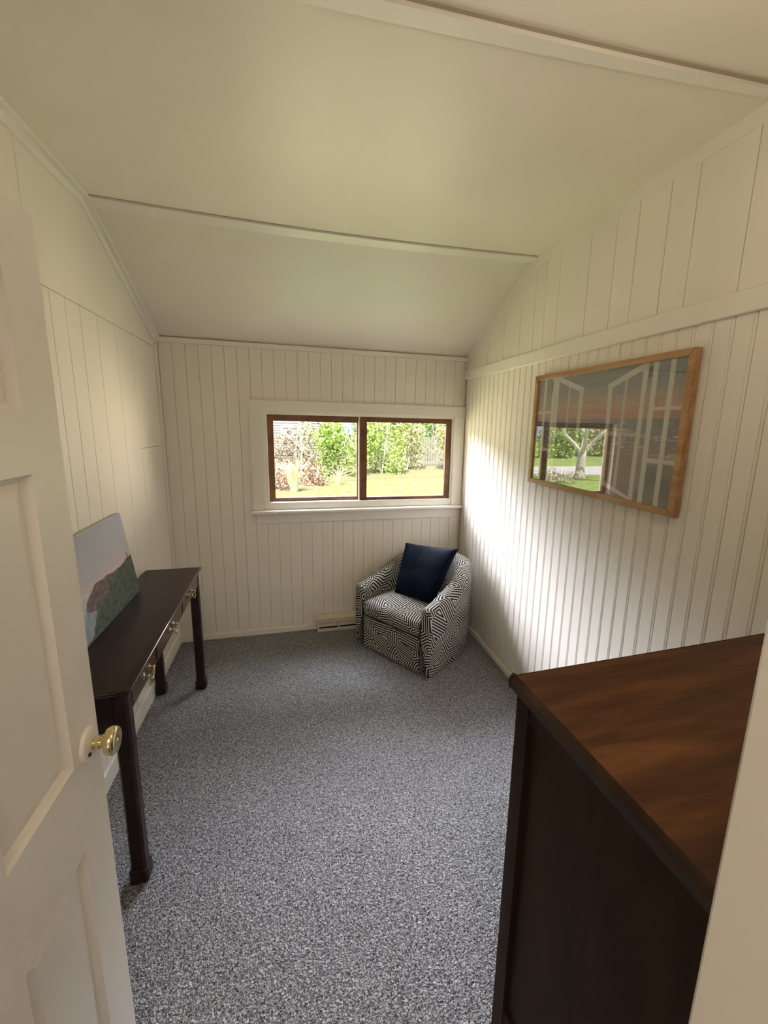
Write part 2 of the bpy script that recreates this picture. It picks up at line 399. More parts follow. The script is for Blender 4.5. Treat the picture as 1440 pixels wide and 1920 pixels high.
# baseboards
def base(name, b): tag(boxo(name, b, TRIM, bev=.004), kind='structure')
base('baseboard_back', (XL+.013, .158, YB-.013, YB, 0, .048)); base('baseboard_right', (XR-.012, XR, .85, YB, 0, .046))
base('baseboard_left', (XL, XL+.016, YF, YB, 0, .092))
o = boxo('baseboard_back', (.482, XR-.012, YB-.013, YB, 0, .048), TRIM, bev=.004); tag(o, kind='structure')
# door casing on the hall side and rounded jamb edge
m = MB(); m.prism([(JX, YF), (JX+.070, YF), (JX+.070, YF+.012), (JX+.004, YF+.012), (JX, YF+.008)], 0, DH+.07)
tag(m.build('trim_11', TRIM), kind='structure')
m = MB(); m.box(DX-.11, DX-.042, YF, YF+.012, 0, DH+.07); m.box(DX-.042, JX, YF, YF+.012, DH, DH+.07); tag(m.build('trim_12', TRIM), kind='structure')

# ------------------------------------------------------------------ window
win = bpy.data.objects.new('window_1', None); COL.objects.link(win); win['kind'] = 'structure'; win.location = (0.53, YB, 1.33)
def wp(name, boxes, mat, bev=.002, parent=None, smooth=False):
    m = MB()
    for b in boxes: m.box(b[0]-.53, b[1]-.53, b[2]-YB, b[3]-YB, b[4]-1.33, b[5]-1.33, bev=bev)
    return m.build(name, mat, parent or win, smooth)
cf = YB-.016
wp('casing', [(-.275, -.195, cf, YB, .967, 1.668), (1.236, 1.3215, cf, YB, .967, 1.668), (-.275, 1.3215, cf-.002, YB, 1.668, 1.746)], TRIM)
wp('jamb_liner', [(-.195, GX0, YB-.004, YB+.13, .967, 1.668), (GX1, 1.236, YB-.004, YB+.13, .967, 1.668), (GX0, GX1, YB-.004, YB+.13, GZ1, 1.668), (GX0, GX1, YB-.004, YB+.13, .967, GZ0)], TRIM, .0015)
wp('sill', [(-.290, 1.322, YB-.055, YB-.002, .945, .967)], TRIM, .004)
wp('apron', [(-.256, 1.290, YB-.014, YB, .868, .945)], TRIM, .003)
def sash(name, x0, x1, yf, l, r, tpb, bt, mat):
    s = wp(name, [(x0, x0+l, yf, yf+.028, GZ0, GZ1), (x1-r, x1, yf, yf+.028, GZ0, GZ1), (x0+l, x1-r, yf, yf+.028, GZ1-tpb, GZ1), (x0+l, x1-r, yf, yf+.028, GZ0, GZ0+bt)], mat, .003)
    p = wp('pane', [(x0+l-.004, x1-r+.004, yf+.012, yf+.016, GZ0+bt-.004, GZ1-tpb+.004)], PANE, 0, s)
    return s
sash('sash', GX0+.001, .505, YB+.045, .042, .026, .046, .026, SASHW)
sash('sash', .497, GX1-.001, YB+.012, .052, .042, .038, .024, SASHW)
wp('meeting_strip', [(.4885, .4965, YB+.014, YB+.044, GZ0, GZ1)], TRIM, .001)
m = MB()
for cx_, cz_ in ((-.205, 1.695), (1.262, 1.680)): m.lathe([(0, -.012), (.0045, -.012), (.0045, 0), (0, 0)], 10, 'y', (cx_-.53, -.016, cz_-1.33))
m.build('curtain_peg', TRIM, win)

# ------------------------------------------------------------------ floor register on the back wall
v = empty('floor_vent', 'cream enamel baseboard heating vent with two dark slots, left of the armchair', 'vent', (.32, YB, 0))
m = MB(); m.prism([(-.062, .0), (-.040, 0.0), (-.040, .014), (-.062, .014)], -.162, .162, plane='yz')
m.prism([(-.062, .014), (-.056, .014), (-.056, .024), (-.062, .024)], -.162, .162, plane='yz')
m.prism([(-.062, .070), (-.056, .070), (-.056, .090), (-.062, .090)], -.162, .162, plane='yz')
for a in (-.162, -.004, .150): m.box(a, a+.012, -.062, -.056, .024, .070)
m.build('face_frame', VENTP, v)
m = MB(); m.prism([(-.056, .090), (0, .108), (0, .120), (-.018, .124), (-.058, .100)], -.164, .164, plane='yz'); m.build('top_hood', VENTP, v)
m = MB(); m.box(-.158, .158, -.018, -.012, .002, .10); m.box(-.161, -.157, -.056, 0, 0, .10); m.box(.157, .161, -.056, 0, 0, .10); m.build('back_plate', DARKHOLE, v)
m = MB(); 
for x0_ in (-.150, .008): m.prism([(-.054, .036), (-.050, .036), (-.030, .068), (-.034, .068)], x0_, x0_+.142, plane='yz')
m.build('damper', VENTP, v)

# ------------------------------------------------------------------ open door
dr = bpy.data.objects.new('door_1', None); COL.objects.link(dr); dr['kind'] = 'structure'; dr.location = (DX, YF+.014, 0); dr['label'] = 'cream painted panelled door standing open on the left'
DW = .909-YF-.014; DZ = 1.923
def dp(name, boxes, mat=DOORP, bev=.0):
    m = MB()
    for b in boxes: m.box(*b, bev=bev)
    return m.build(name, mat, dr)
yo = YF+.014
cols = [(.305-yo, .500-yo), (.612-yo, .806-yo)]; rows = [(.14, .781), (.961, 1.508), (1.606, 1.815)]
yl = [0, cols[0][0], cols[0][1], cols[1][0], cols[1][1], DW]
m = MB()
m.box(-.035, 0, 0, yl[1], .008, DZ); m.box(-.035, 0, yl[4], DW, .008, DZ); m.box(-.035, 0, yl[2], yl[3], .008, DZ)
zs = [.008, .14, .781, .961, 1.508, 1.606, 1.815, DZ]
for a, b in ((0, 1), (2, 3), (4, 5), (6, 7)):
    for c in cols: m.box(-.035, 0, c[0], c[1], zs[a], zs[b])
m.build('door_frame', DOORP, dr)
for (a, b) in cols:
    for (c, d) in rows:
        m = MB(); st = .012; dep = .013
        # sticking bevel around, flat, raised field
        def ring(o1, x1, o2, x2):
            P = [(a+o1, c+o1), (b-o1, c+o1), (b-o1, d-o1), (a+o1, d-o1)]; Q = [(a+o2, c+o2), (b-o2, c+o2), (b-o2, d-o2), (a+o2, d-o2)]
            for i in range(4):
                j = (i+1) % 4; m.quad([(x1, *P[i]), (x1, *P[j]), (x2, *Q[j]), (x2, *Q[i])])
        ring(0, 0, .004, -.006); ring(.004, -.006, st, -dep); ring(st, -dep, st+.022, -dep+.006)
        o2 = st+.022; m.quad([(-dep+.006, a+o2, c+o2), (-dep+.006, b-o2, c+o2), (-dep+.006, b-o2, d-o2), (-dep+.006, a+o2, d-o2)])
        m.quad([(-.028, a, c), (-.028, a, d), (-.028, b, d), (-.028, b, c)])
        m.build('panel', DOORP, dr, fix='weld')
# knob and rosette, both sides
kn = MB(); kc = (0, .862-yo, .968)
kn.lathe([(r, h*.76) for r, h in [(0, .001), (.010, .001), (.010, .020), (.0125, .021), (.0125, .030), (.010, .031), (.0105, .036), (.0175, .041), (.0245, .045), (.0275, .053), (.0270, .062), (.0235, .068), (.0180, .0705), (.0155, .0695), (.0060, .0695), (.0045, .0710), (0, .0712)]], 32, 'x', kc)
k_ = kn.build('door_knob', BRASS, dr, smooth='auto', fix='weld')
m = MB(); m.lathe([(.0105, .001), (.0105, .010), (.018, .0095), (.027, .0085), (.032, .006), (.034, 0)], 36, 'x', kc); m.build('rosette', DOORP, dr, smooth='auto', fix='weld')
m = MB(); m.lathe([(0, .0115), (.004, .0115), (.004, .008)], 12, 'x', (0, kc[1]-.018, kc[2]-.010)); m.build('keyhole', DARKHOLE, dr)
for zz in (.25, 1.0, 1.70):
    m = MB(); m.lathe([(0, 0), (.006, 0), (.006, .09), (0, .09)], 12, 'z', (.006, -.002, zz)); m.build('hinge', DOORP, dr, smooth='auto')

# ------------------------------------------------------------------ console table
rzt = radians(0.6)
T = empty('console_table', 'dark mahogany console table with three drawers along the left wall', 'table', (-.672, 2.0, 0), rzt)
TH = .757
m = MB()
# top: moulded edge profile swept round a rectangle (two beads)
def slab(m, x0, x1, y0, y1, prof, mi=0, side=0):
    base = len(m.v); n = len(prof)
    for (ins, z) in prof:
        m.v += [(x0+ins, y0+ins, z), (x1-ins, y0+ins, z), (x1-ins, y1-ins, z), (x0+ins, y1-ins, z)]
    mtop = mi
    def add(f, q=None): m.f.append(f); m.uv.append(None); m.mi.append(mi if q is None else q)
    for k in range(n-1):
        for i in range(4):
            j = (i+1) % 4; add((base+k*4+i, base+k*4+j, base+k*4+4+j, base+k*4+4+i), side)
    add(tuple(base+i for i in (3, 2, 1, 0))); add(tuple(base+(n-1)*4+i for i in range(4)))
slab(m, -.140, .152, -.615, .580, [(.016, TH-.030), (.010, TH-.027), (.008, TH-.022), (.010, TH-.017), (.004, TH-.015), (.001, TH-.010), (0, TH-.006), (.003, TH-.002), (.008, TH)], side=1)
m.build('tabletop', [MAHOG, EDGEM], T, smooth='auto')
fx = .136   # front face of legs
LEGS = [(-.108, -.580), (-.108, .612-.06), (.112, -.580), (.112, .552)]
AZ0, AZ1 = .650, TH-.030
for (lx, ly) in LEGS:
    m = MB(); h = .0235; c = .007
    octo = lambda a, b: [(lx-a+b, ly-a), (lx+a-b, ly-a), (lx+a, ly-a+b), (lx+a, ly+a-b), (lx+a-b, ly+a), (lx-a+b, ly+a), (lx-a, ly+a-b), (lx-a, ly-a+b)]
    m.prism(octo(h, c), .055, AZ1)
    l = m.build('leg', MAHOG, T)
    m = MB(); m.prism(octo(h+.006, c), 0, .055, bev=.004); m.build('foot', MAHOG, l)
m = MB()
m.box(-.128, -.112, -.560, .535, AZ0, AZ1); m.box(-.09, .09, -.600, -.584, AZ0-.050, AZ1); m.box(-.09, .09, .556, .572, AZ0-.050, AZ1); m.box(.105, .121, -.560, .535, AZ0, AZ1)
for a in (-.285, .155): m.box(.118, .131, a-.008, a+.008, AZ0, AZ1)
m.box(.118, .131, -.557, .53, AZ0, AZ0+.006); m.build('apron', MAHOG, T)
for a, b, hy in ((-.553, -.296, -.412), (-.274, .144, -.058), (.166, .526, .330)):
    m = MB(); m.box(.118, .1345, a, b, AZ0+.009, AZ1-.003, bev=.002); d = m.build('drawer', MAHOGD, T)
    m = MB(); zc_ = (AZ0+AZ1)/2+.006
    for s in (-1, 1):
        m.lathe([(0, .006), (.0045, .006), (.0060, .004), (.013, .002), (.013, 0), (0, 0)][::-1], 14, 'x', (.1345, hy+s*.030, zc_))
        m.lathe([(.004, .002), (.004, .010), (.0075, .013), (.0085, .017), (.0070, .021), (.003, .023), (0, .0235)], 12, 'x', (.1345, hy+s*.030, zc_))
    m.tube([(.1345+.016+.006*sin(t), hy+.030*cos(t), zc_-.024*sin(t)) for t in [pi*i/12 for i in range(13)]], .0026, 8)
    m.build('drawer_pull', ABRASS, d, smooth='auto')

# ------------------------------------------------------------------ vertex-painted prints
def lerp3(a, b, t): return tuple(a[i]+(b[i]-a[i])*t for i in range(3))
def s2l(c): return tuple(((x/255)/12.92 if x/255 <= .04045 else ((x/255+.055)/1.055)**2.4) for x in c)
def light_lift(c): return tuple(min(.85, .08+1.2*x) for x in c)  # brightens the print: light missing on this wall is put into its colours
def grad(stops, t):
    for (a, ca), (b, cb) in zip(stops, stops[1:]):
        if t <= b: return lerp3(ca, cb, max(0, (t-a)/(b-a)))
    return stops[-1][1]
def inpoly(x, y, P):
    c = False; n = len(P)
    for i in range(n):
        x1, y1 = P[i]; x2, y2 = P[i-1]
        if (y1 > y) != (y2 > y) and x < (x2-x1)*(y-y1)/(y2-y1)+x1: c = not c
    return c
from mathutils import noise
def fbm(x, y, s, seed=0): return noise.fractal(Vector((x*s, y*s, seed)), 1.0, 2.0, 4)
def painted_grid(name, fn, nx, ny, P, parent, mat):
    me = bpy.data.meshes.new(name); vs_ = [P(i/nx, j/ny) for j in range(ny+1) for i in range(nx+1)]
    fs = [(j*(nx+1)+i, j*(nx+1)+i+1, (j+1)*(nx+1)+i+1, (j+1)*(nx+1)+i) for j in range(ny) for i in range(nx)]
    me.from_pydata(vs_, [], fs); me.update(); me.materials.append(mat)
    at = me.color_attributes.new('print', 'FLOAT_COLOR', 'POINT'); data = []
    for j in range(ny+1):
        for i in range(nx+1): data += [*fn(i/nx, j/ny), 1.0]
    at.data.foreach_set('color', data)
    o = bpy.data.objects.new(name, me); COL.objects.link(o); o.parent = parent; return o

# framed print on the right wall: open casement doors before a sunset sea
PY0, PY1, PZ0, PZ1 = 1.158, 2.118, 1.298, 1.874
PD = .034
pic = empty('framed_picture', 'oak framed print of open white windows over a sunset sea, on the right wall', 'picture', (XR, (PY0+PY1)/2, (PZ0+PZ1)/2))
cy_, cz_ = (PY0+PY1)/2, (PZ0+PZ1)/2
def frame_piece(poly, x0, x1):
    m = MB(); m.prism([(a-cy_, b-cz_) for a, b in poly], x0, x1, plane='yz', bev=.0015); return m.build('frame_rail', OAK, pic)
fwid = .026; g = .0016
frame_piece([(PY0, PZ0), (PY0+fwid-g, PZ0+fwid), (PY0+fwid-g, PZ1-fwid), (PY0, PZ1)][::-1][::-1], -PD, -.004)
frame_piece([(PY1, PZ0), (PY1, PZ1), (PY1-fwid, PZ1-fwid), (PY1-fwid, PZ0+fwid)], -PD, -.004)
frame_piece([(PY0+.003, PZ0), (PY1, PZ0), (PY1-fwid, PZ0+fwid-g), (PY0+fwid, PZ0+fwid-g)], -PD+.001, -.004)
frame_piece([(PY0+.003, PZ1), (PY0+fwid, PZ1-fwid+g), (PY1-fwid, PZ1-fwid+g), (PY1, PZ1)], -PD+.001, -.004)
SKY = [(0.60, s2l((172, 118, 104))), (0.66, s2l((188, 130, 106))), (0.72, s2l((190, 150, 112))), (0.80, s2l((150, 142, 138))), (0.90, s2l((118, 128, 132))), (1.0, s2l((122, 130, 128)))]
SEA = [(0.0, s2l((120, 102, 96))), (0.2, s2l((134, 112, 104))), (0.38, s2l((122, 110, 108))), (0.5, s2l((112, 108, 112))), (0.60, s2l((110, 112, 118)))]
WH = s2l((216, 208, 196)); WH2 = s2l((190, 182, 172)); HG = s2l((70, 64, 62))
SHR_O = [(.58, .882), (.806, 1.02), (.800, -.01), (.602, .074)]; SHR_I = [(.608, .852), (.780, .955), (.777, .023), (.621, .109)]
SHL_O = [(.408, .880), (.170, 1.02), (.178, -.01), (.388, .074)]; SHL_I = [(.378, .850), (.198, .955), (.203, .023), (.372, .109)]
RECTS = [(.829, .856, -1, 2), (.138, .170, -1, 2), (.914, .938, -1, 2), (.058, .080, -1, 2)]
def print_col(s, t):
    if .811 < s < .829 and (.897 < t < .974 or .014 < t < .095): return HG
    if .130 < s < .142 and (.875 < t < .964 or .014 < t < .095): return HG
    for a, b, c, d in RECTS:
        if a <= s <= b: return WH
    if (s > .856 and (.664 < t < .689 or .297 < t < .330)) or (s < .138 and (.664 < t < .689 or .297 < t < .330)): return WH
    for O, I, v_, h_ in ((SHR_O, SHR_I, (.682, .700), (.478, .506)), (SHL_O, SHL_I, (.284, .300), (.478, .506))):
        if inpoly(s, t, O):
            if not inpoly(s, t, I): return WH
            if v_[0] < s < v_[1] or h_[0] < t < h_[1]: return WH2
    f = fbm(s*2, t*9, 1.6, 3)
    if t > .612:
        c = grad(SKY, max(.6, min(1, t+.05*f)))
        k = .10*fbm(s*3, t*16, 2.2, 8); c = tuple(max(0, x*(1+k*1.6)) for x in c)
        return c
    if (s > .84 or s < .14) and t < .30+.05*fbm(s, t, 9, 1): 
        k = fbm(s, t, 14, 5); return lerp3(s2l((64, 70, 52)), s2l((104, 106, 84)), max(0, min(1, .5+k)))
    c = grad(SEA, t); k = fbm(s*1.6, t*14, 3.0, 6)
    wv = fbm(s*1.2, t*11, 2.4, 11)
    if .33 < t < .58 and abs(wv) < .045: return s2l((196, 188, 184))
    return tuple(max(0, x*(1+.25*k)) for x in c)
ih0, ih1, iz0, iz1 = PY0+fwid-.002, PY1-fwid+.002, PZ0+fwid-.002, PZ1-fwid+.002
# s runs from the far end (2.085) to the near end (1.185)
painted_grid('print', lambda s, t: light_lift(print_col(s, t)), 420, 220, lambda s, t: (-.020, (ih1+(ih0-ih1)*s)-cy_, iz0+(iz1-iz0)*t-cz_), pic, PRINT)
m = MB(); m.box(-.026, -.023, ih0-cy_, ih1-cy_, iz0-cz_, iz1-cz_); m.build('glass', PICGLASS, pic)
m = MB(); m.box(-.019, -.004, ih0-cy_, ih1-cy_, iz0-cz_, iz1-cz_); m.build('backing_board', CANVASEDGE, pic)

# canvas leaning on the table: cliffs, surf and a lighthouse
CY0, CY1, CHT = 1.655, 2.262, .400
can = empty('canvas_painting', 'unframed canvas of green cliffs and lighthouse leaning on the console table', 'painting', (-.748, 0, TH+.001)); 
can.rotation_euler = (0, -math.atan2(.055, .396), 0)
def canv(s, t):   # s: metres of y, t: 0..1
    sky = grad([(0.44, s2l((222, 190, 184))), (.49, s2l((206, 186, 184))), (.57, s2l((190, 186, 190))), (1, s2l((172, 175, 184)))], t)
    y = s
    edge = [(1.655, .05), (1.70, .14), (1.75, .30), (1.766, .36), (1.818, .42), (1.871, .473), (1.93, .465), (1.996, .454), (2.05, .447), (2.103, .437), (2.147, .453), (2.20, .465), (2.262, .472)]
    e = edge[-1][1]
    for (a, ea), (b, eb) in zip(edge, edge[1:]):
        if a <= y <= b: e = ea+(eb-ea)*(y-a)/(b-a); break
    e += .012*fbm(y*3, t, 6, 2)
    if 2.212 < y < 2.222 and .46 < t < .53: return s2l((120, 66, 62))
    if 2.213 < y < 2.221 and .53 <= t < .55: return s2l((90, 70, 70))
    if t > e:
        if t < .455 and y < 1.9: return lerp3(s2l((176, 182, 186)), s2l((206, 206, 206)), max(0, min(1, .5+fbm(y*4, t*8, 3, 9))))
        return sky
    # boundary between brown cliff face and green slope
    gb = [(1.70, .0), (1.735, .02), (1.762, .073), (1.79, .15), (1.825, .21), (1.878, .23), (1.95, .30), (2.065, .391), (2.10, .43), (2.13, .5)]
    g_ = .6 if y > 2.13 else 0
    for (a, ea), (b, eb) in zip(gb, gb[1:]):
        if a <= y <= b: g_ = ea+(eb-ea)*(y-a)/(b-a); break
    g_ += .03*fbm(y*3, t*3, 5, 4)
    k = max(0, min(1, .5+.8*fbm(y*5, t*3, 6, 7)))
    if t < g_ : return lerp3(s2l((66, 76, 62)), s2l((98, 104, 86)), k)
    if y < 1.83 and t < .26-.9*(y-1.78): return lerp3(s2l((138, 146, 152)), s2l((172, 176, 178)), k)
    return lerp3(s2l((86, 74, 70)), s2l((136, 118, 108)), k)
painted_grid('painted_face', lambda s, t: canv(CY0+(CY1-CY0)*s, t), 240, 160, lambda s, t: (.0005, CY0+(CY1-CY0)*s, .001+(CHT-.002)*t), can, PAINTING)
m = MB(); m.box(-.018, 0, CY0, CY1, 0, CHT, bev=.002); m.build('stretched_canvas', CANVASEDGE, can)

# ------------------------------------------------------------------ armchair
ang = math.atan2(-.82890, .55940)
A = empty('armchair', 'rounded armchair in black and white geometric fabric, in the corner under the window', 'armchair', (.618, 2.590, 0), ang)
# local x: across (left arm seen from the camera is -x), local y: depth towards the back
HW, STR, DEP = .343, .26, .665
def path(n=44):
    """footprint outline from the -x front corner round the back to the +x front corner, with outward normals"""
    pts = []
    ns = 8
    for i in range(ns): pts.append((-HW, STR*i/ns))
    for i in range(n+1):
        t = pi*i/n; e = 2/2.35; cx_ = -cos(t); sy = sin(t)
        pts.append((HW*math.copysign(abs(cx_)**e, cx_), STR+(DEP-STR)*abs(sy)**e))
    for i in range(ns): pts.append((HW, STR*(ns-1-i)/ns))
    return pts
PT = path(); NP = len(PT)
SL = [0]
for a, b in zip(PT, PT[1:]): SL.append(SL[-1]+hypot(b[0]-a[0], b[1]-a[1]))
TOT = SL[-1]
def norm(i):
    a = PT[max(i-1, 0)]; b = PT[min(i+1, NP-1)]; dx, dy = b[0]-a[0], b[1]-a[1]; l = hypot(dx, dy); return (-dy/l, dx/l)
def top_h(s):
    q = 1-abs(2*s/TOT-1)                      # 0 at the fronts, 1 mid back
    q = min(1, q/.72); return .470+.175*(q*q*(3-2*q))*.55+.175*.45*q
def thick(s):
    q = 1-abs(2*s/TOT-1); return .085+.035*min(1, q*1.4)
m = MB(); secs = []
for i in range(NP):
    s = SL[i]; h = top_h(s); t = thick(s); n = norm(i)
    sec = [(0.004, .012), (0, .03), (-.004, .18), (-.006, h-.10), (-.004, h-.035), (.004, h-.015), (.018, h-.003), (.040, h), (t-.030, h-.002), (t-.012, h-.010), (t-.003, h-.026), (t, h-.055), (t-.004, .40), (t-.004, .26)]
    P3 = []; L = [0]
    for k, (d, z) in enumerate(sec):
        lean = 0.018*max(0, (z-.1)/.6)*(1-abs(2*s/TOT-1))
        P3.append((PT[i][0]-n[0]*(d-lean), PT[i][1]-n[1]*(d-lean), z))
        if k: L.append(L[-1]+hypot(sec[k][0]-sec[k-1][0], sec[k][1]-sec[k-1][1]))
    secs.append((P3, L))
for i in range(NP-1):
    for k in range(len(secs[0][0])-1):
        a, la = secs[i]; b, lb = secs[i+1]; zref = .6
        m.quad([a[k], b[k], b[k+1], a[k+1]], [(SL[i], la[k]), (SL[i+1], lb[k]), (SL[i+1], lb[k+1]), (SL[i], la[k+1])])
for e in (0, NP-1):                             # padded fronts of the two arms
    P3 = secs[e][0]; cx_ = sum(p[0] for p in P3)/len(P3)
    bulge = [(cx_+(p[0]-cx_)*.80, -.010, .02+(p[2]-.02)*.975+(.006 if p[2] < .1 else 0)) for p in P3]
    N_ = len(P3)
    uvf = lambda p: (p[0]+3.1, p[2]+.37)
    for k in range(N_-1): m.quad([P3[k], P3[k+1], bulge[k+1], bulge[k]], [uvf(P3[k]), uvf(P3[k+1]), uvf(bulge[k+1]), uvf(bulge[k])])
    # strips across the face: outer side k = 0..6, inner side mirrored down
    outer = bulge[:7]; inner = bulge[7:][::-1]
    for k in range(6):
        a, b, c, d = outer[k], outer[k+1], inner[min(k+1, 6)], inner[min(k, 6)]
        m.quad([a, b, c, d], [uvf(p) for p in (a, b, c, d)])
m.build('arm_and_back_shell', FABRIC, A, smooth='auto', fix='weld')
# base under the seat
def rbox(m, x0, x1, y0, y1, z0, z1, r, uo=(0, 0), crown=0.0, nx=14, ny=14, round_back=False):
    """soft rectangular cushion: superelliptic sides, crowned top, uv in metres"""
    cx_, cy2, cz2 = (x0+x1)/2, (y0+y1)/2, (z0+z1)/2; hx, hy, hz = (x1-x0)/2, (y1-y0)/2, (z1-z0)/2
    def col(px, py, pz):     # clamp inner box then push out by r
        ix, iy, iz = max(-hx+r, min(hx-r, px)), max(-hy+r, min(hy-r, py)), max(-hz+r, min(hz-r, pz))
        d = Vector((px-ix, py-iy, pz-iz))
        if d.length > 1e-9: d = d.normalized()*r
        q = Vector((ix, iy, iz))+d
        c = crown*max(0, 1-(px/hx)**2)*max(0, 1-(py/hy)**2) if q.z > 0 else 0
        return (cx_+q.x, cy2+q.y, cz2+q.z+c)
    def face(fu, n1, n2, uvf):
        g_ = [[fu(i/n1, j/n2) for j in range(n2+1)] for i in range(n1+1)]
        for i in range(n1):
            for j in range(n2):
                p = [g_[i][j], g_[i+1][j], g_[i+1][j+1], g_[i][j+1]]; m.quad([col(*q) for q in p], [uvf(q) for q in p])
    def tt(a): # denser near the ends
        return .5-.5*cos(pi*a)
    L_ = lambda h, a: -h+2*h*tt(a)
    face(lambda a, b: (L_(hx, a), L_(hy, b), hz), nx, ny, lambda q: (uo[0]+q[0], uo[1]+q[1]))
    face(lambda a, b: (L_(hx, a), -L_(hy, b), -hz), nx, ny, lambda q: (uo[0]+q[0], uo[1]+q[1]))
    face(lambda a, b: (L_(hx, a), -hy, L_(hz, b)), nx, 6, lambda q: (uo[0]+q[0], uo[1]-hy-hz+q[2]))
    face(lambda a, b: (-L_(hx, a), hy, L_(hz, b)), nx, 6, lambda q: (uo[0]+q[0], uo[1]+hy+hz-q[2]))
    face(lambda a, b: (-hx, -L_(hy, a), L_(hz, b)), ny, 6, lambda q: (uo[0]-hx-hz+q[2], uo[1]+q[1]))
    face(lambda a, b: (hx, L_(hy, a), L_(hz, b)), ny, 6, lambda q: (uo[0]+hx+hz-q[2], uo[1]+q[1]))
m = MB(); rbox(m, -.262, .262, -.008, .50, .012, .262, .012, (5.3, 2.2)); m.build('base', FABRIC, A, smooth='auto', fix='weld')
m = MB(); rbox(m, -.256, .256, -.032, .50, .262, .372, .040, (8.15, 4.4), .020); m.build('seat_cushion', FABRIC, A, smooth=True, fix='weld')
m = MB(); m.tube([(-.258, -.012, .262), (.258, -.012, .262)], .004, 6); m.tube([(.264, -.011, .02), (.264, -.012, .36)], .003, 6); m.tube([(-.264, -.011, .02), (-.264, -.012, .36)], .003, 6)
m.build('seam', DARKHOLE, A)

# navy cushion resting on the seat against the back
CU = [(-.165, .215, .385), (.200, .200, .400), (.252, .405, .765), (-.245, .420, .705)]
m = MB(); n = 26; th = .062
c4 = [Vector(p) for p in CU]; nrm = (c4[1]-c4[0]).cross(c4[3]-c4[0]).normalized()
def cp(a, b, side):
    # sides curve inwards, corners stay sharp
    aa = a; pin = .035
    a2 = .5+(a-.5)*(1-pin*4*b*(1-b)); b2 = .5+(b-.5)*(1-pin*4*a*(1-a))
    P = c4[0]*(1-a2)*(1-b2)+c4[1]*a2*(1-b2)+c4[2]*a2*b2+c4[3]*(1-a2)*b2
    e = (max(0, 16*a*(1-a)*b*(1-b)))**.42
    wr_ = .004*noise.noise(Vector((a*5, b*5, side)))
    return P+nrm*side*(th*e+wr_*e)
for side in (1, -1):
    for i in range(n):
        for j in range(n):
            q = [cp(i/n, j/n, side), cp((i+1)/n, j/n, side), cp((i+1)/n, (j+1)/n, side), cp(i/n, (j+1)/n, side)]
            m.quad(q)
cu = m.build('throw_cushion', VELVET, None, smooth=True, fix='weld')
cu.location = A.location; cu.rotation_euler = A.rotation_euler
tag(cu, 'plain navy blue velvet throw cushion propped upright on the patterned armchair', 'cushion')

# ------------------------------------------------------------------ dresser in the right foreground
th_ = radians(1.6)
D = empty('dresser', 'dark stained wooden dresser with worn reddish top in the right foreground', 'dresser', (.468, .778, 0), th_)
# local: x to the right along the front edge of the top, y negative towards the doorway wall
W_, DP_, DHT = .838, .535, 1.048
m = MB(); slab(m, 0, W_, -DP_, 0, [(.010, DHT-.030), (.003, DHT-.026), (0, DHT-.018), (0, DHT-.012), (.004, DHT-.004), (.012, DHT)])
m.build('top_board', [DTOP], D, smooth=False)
m = MB()
e = .0006
for (a, b, c, d) in ((-e, .016, -DP_, 0),):
    pr = [(c, DHT-.0305)]
# darker rounded nosing along the left and front edges
m.prism([(-.0015, DHT-.031), (.010, DHT-.031), (.010, DHT+.0005), (.009, DHT+.0006), (.003, DHT-.004), (-.0015, DHT-.012)], -DP_-.001, .0015, plane='xz')
m.prism([(.0015, DHT-.031), (.0015, DHT-.012), (-.003, DHT-.004), (-.009, DHT+.0006), (-.010, DHT+.0005), (-.010, DHT-.031)], -.0015, W_, plane='yz')
m.build('top_nosing', DEDGE, D)
bx0, by1 = .012, -.017       # body faces
bz = DHT-.030
for (a, b) in ((bx0, by1), (bx0, -DP_+.012+.045), (W_-.018-.045, by1), (W_-.018-.045, -DP_+.012+.045)):
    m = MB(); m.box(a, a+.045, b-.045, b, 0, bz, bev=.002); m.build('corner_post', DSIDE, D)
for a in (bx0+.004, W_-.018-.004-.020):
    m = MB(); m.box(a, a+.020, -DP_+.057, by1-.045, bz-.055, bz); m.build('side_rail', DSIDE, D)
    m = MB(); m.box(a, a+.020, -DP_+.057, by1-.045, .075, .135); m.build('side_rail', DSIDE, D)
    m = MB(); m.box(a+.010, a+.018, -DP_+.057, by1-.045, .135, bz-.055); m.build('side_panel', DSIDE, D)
m = MB(); m.box(bx0+.045, W_-.063, -DP_+.014, -DP_+.024, .08, bz); m.build('back_panel', DSIDE, D)
m = MB()
for z in (.075, .300, .525, .750, bz-.022): m.box(bx0+.045, W_-.063, by1-.028, by1-.008, z, z+.018)
m.build('front_rail', DSIDE, D)
for z0_, z1_ in ((.095, .298), (.320, .523), (.545, .748), (.770, bz-.024)):
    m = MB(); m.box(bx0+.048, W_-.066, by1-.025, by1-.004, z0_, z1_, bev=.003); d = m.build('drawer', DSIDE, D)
    for kx in (.22, W_-.22):
        m = MB(); m.lathe([(.006, 0), (.006, .010), (.015, .018), (.015, .024), (0, .028)], 16, 'y', (kx, by1-.004, (z0_+z1_)/2)); m.build('drawer_knob', DEDGE, d, smooth='auto')

CHIP, _, _ = nt('bare_wood_chip', (0.62, 0.52, 0.42), 0.8)
m = MB(); m.prism([(-.313, bz-.001), (-.352, bz-.004), (-.350, bz-.001), (-.330, bz+.003)][::-1], bx0-.004, bx0+.006, plane='yz')
tag(m.build('worn_chip', CHIP, D), 'pale chipped spot under the top edge')

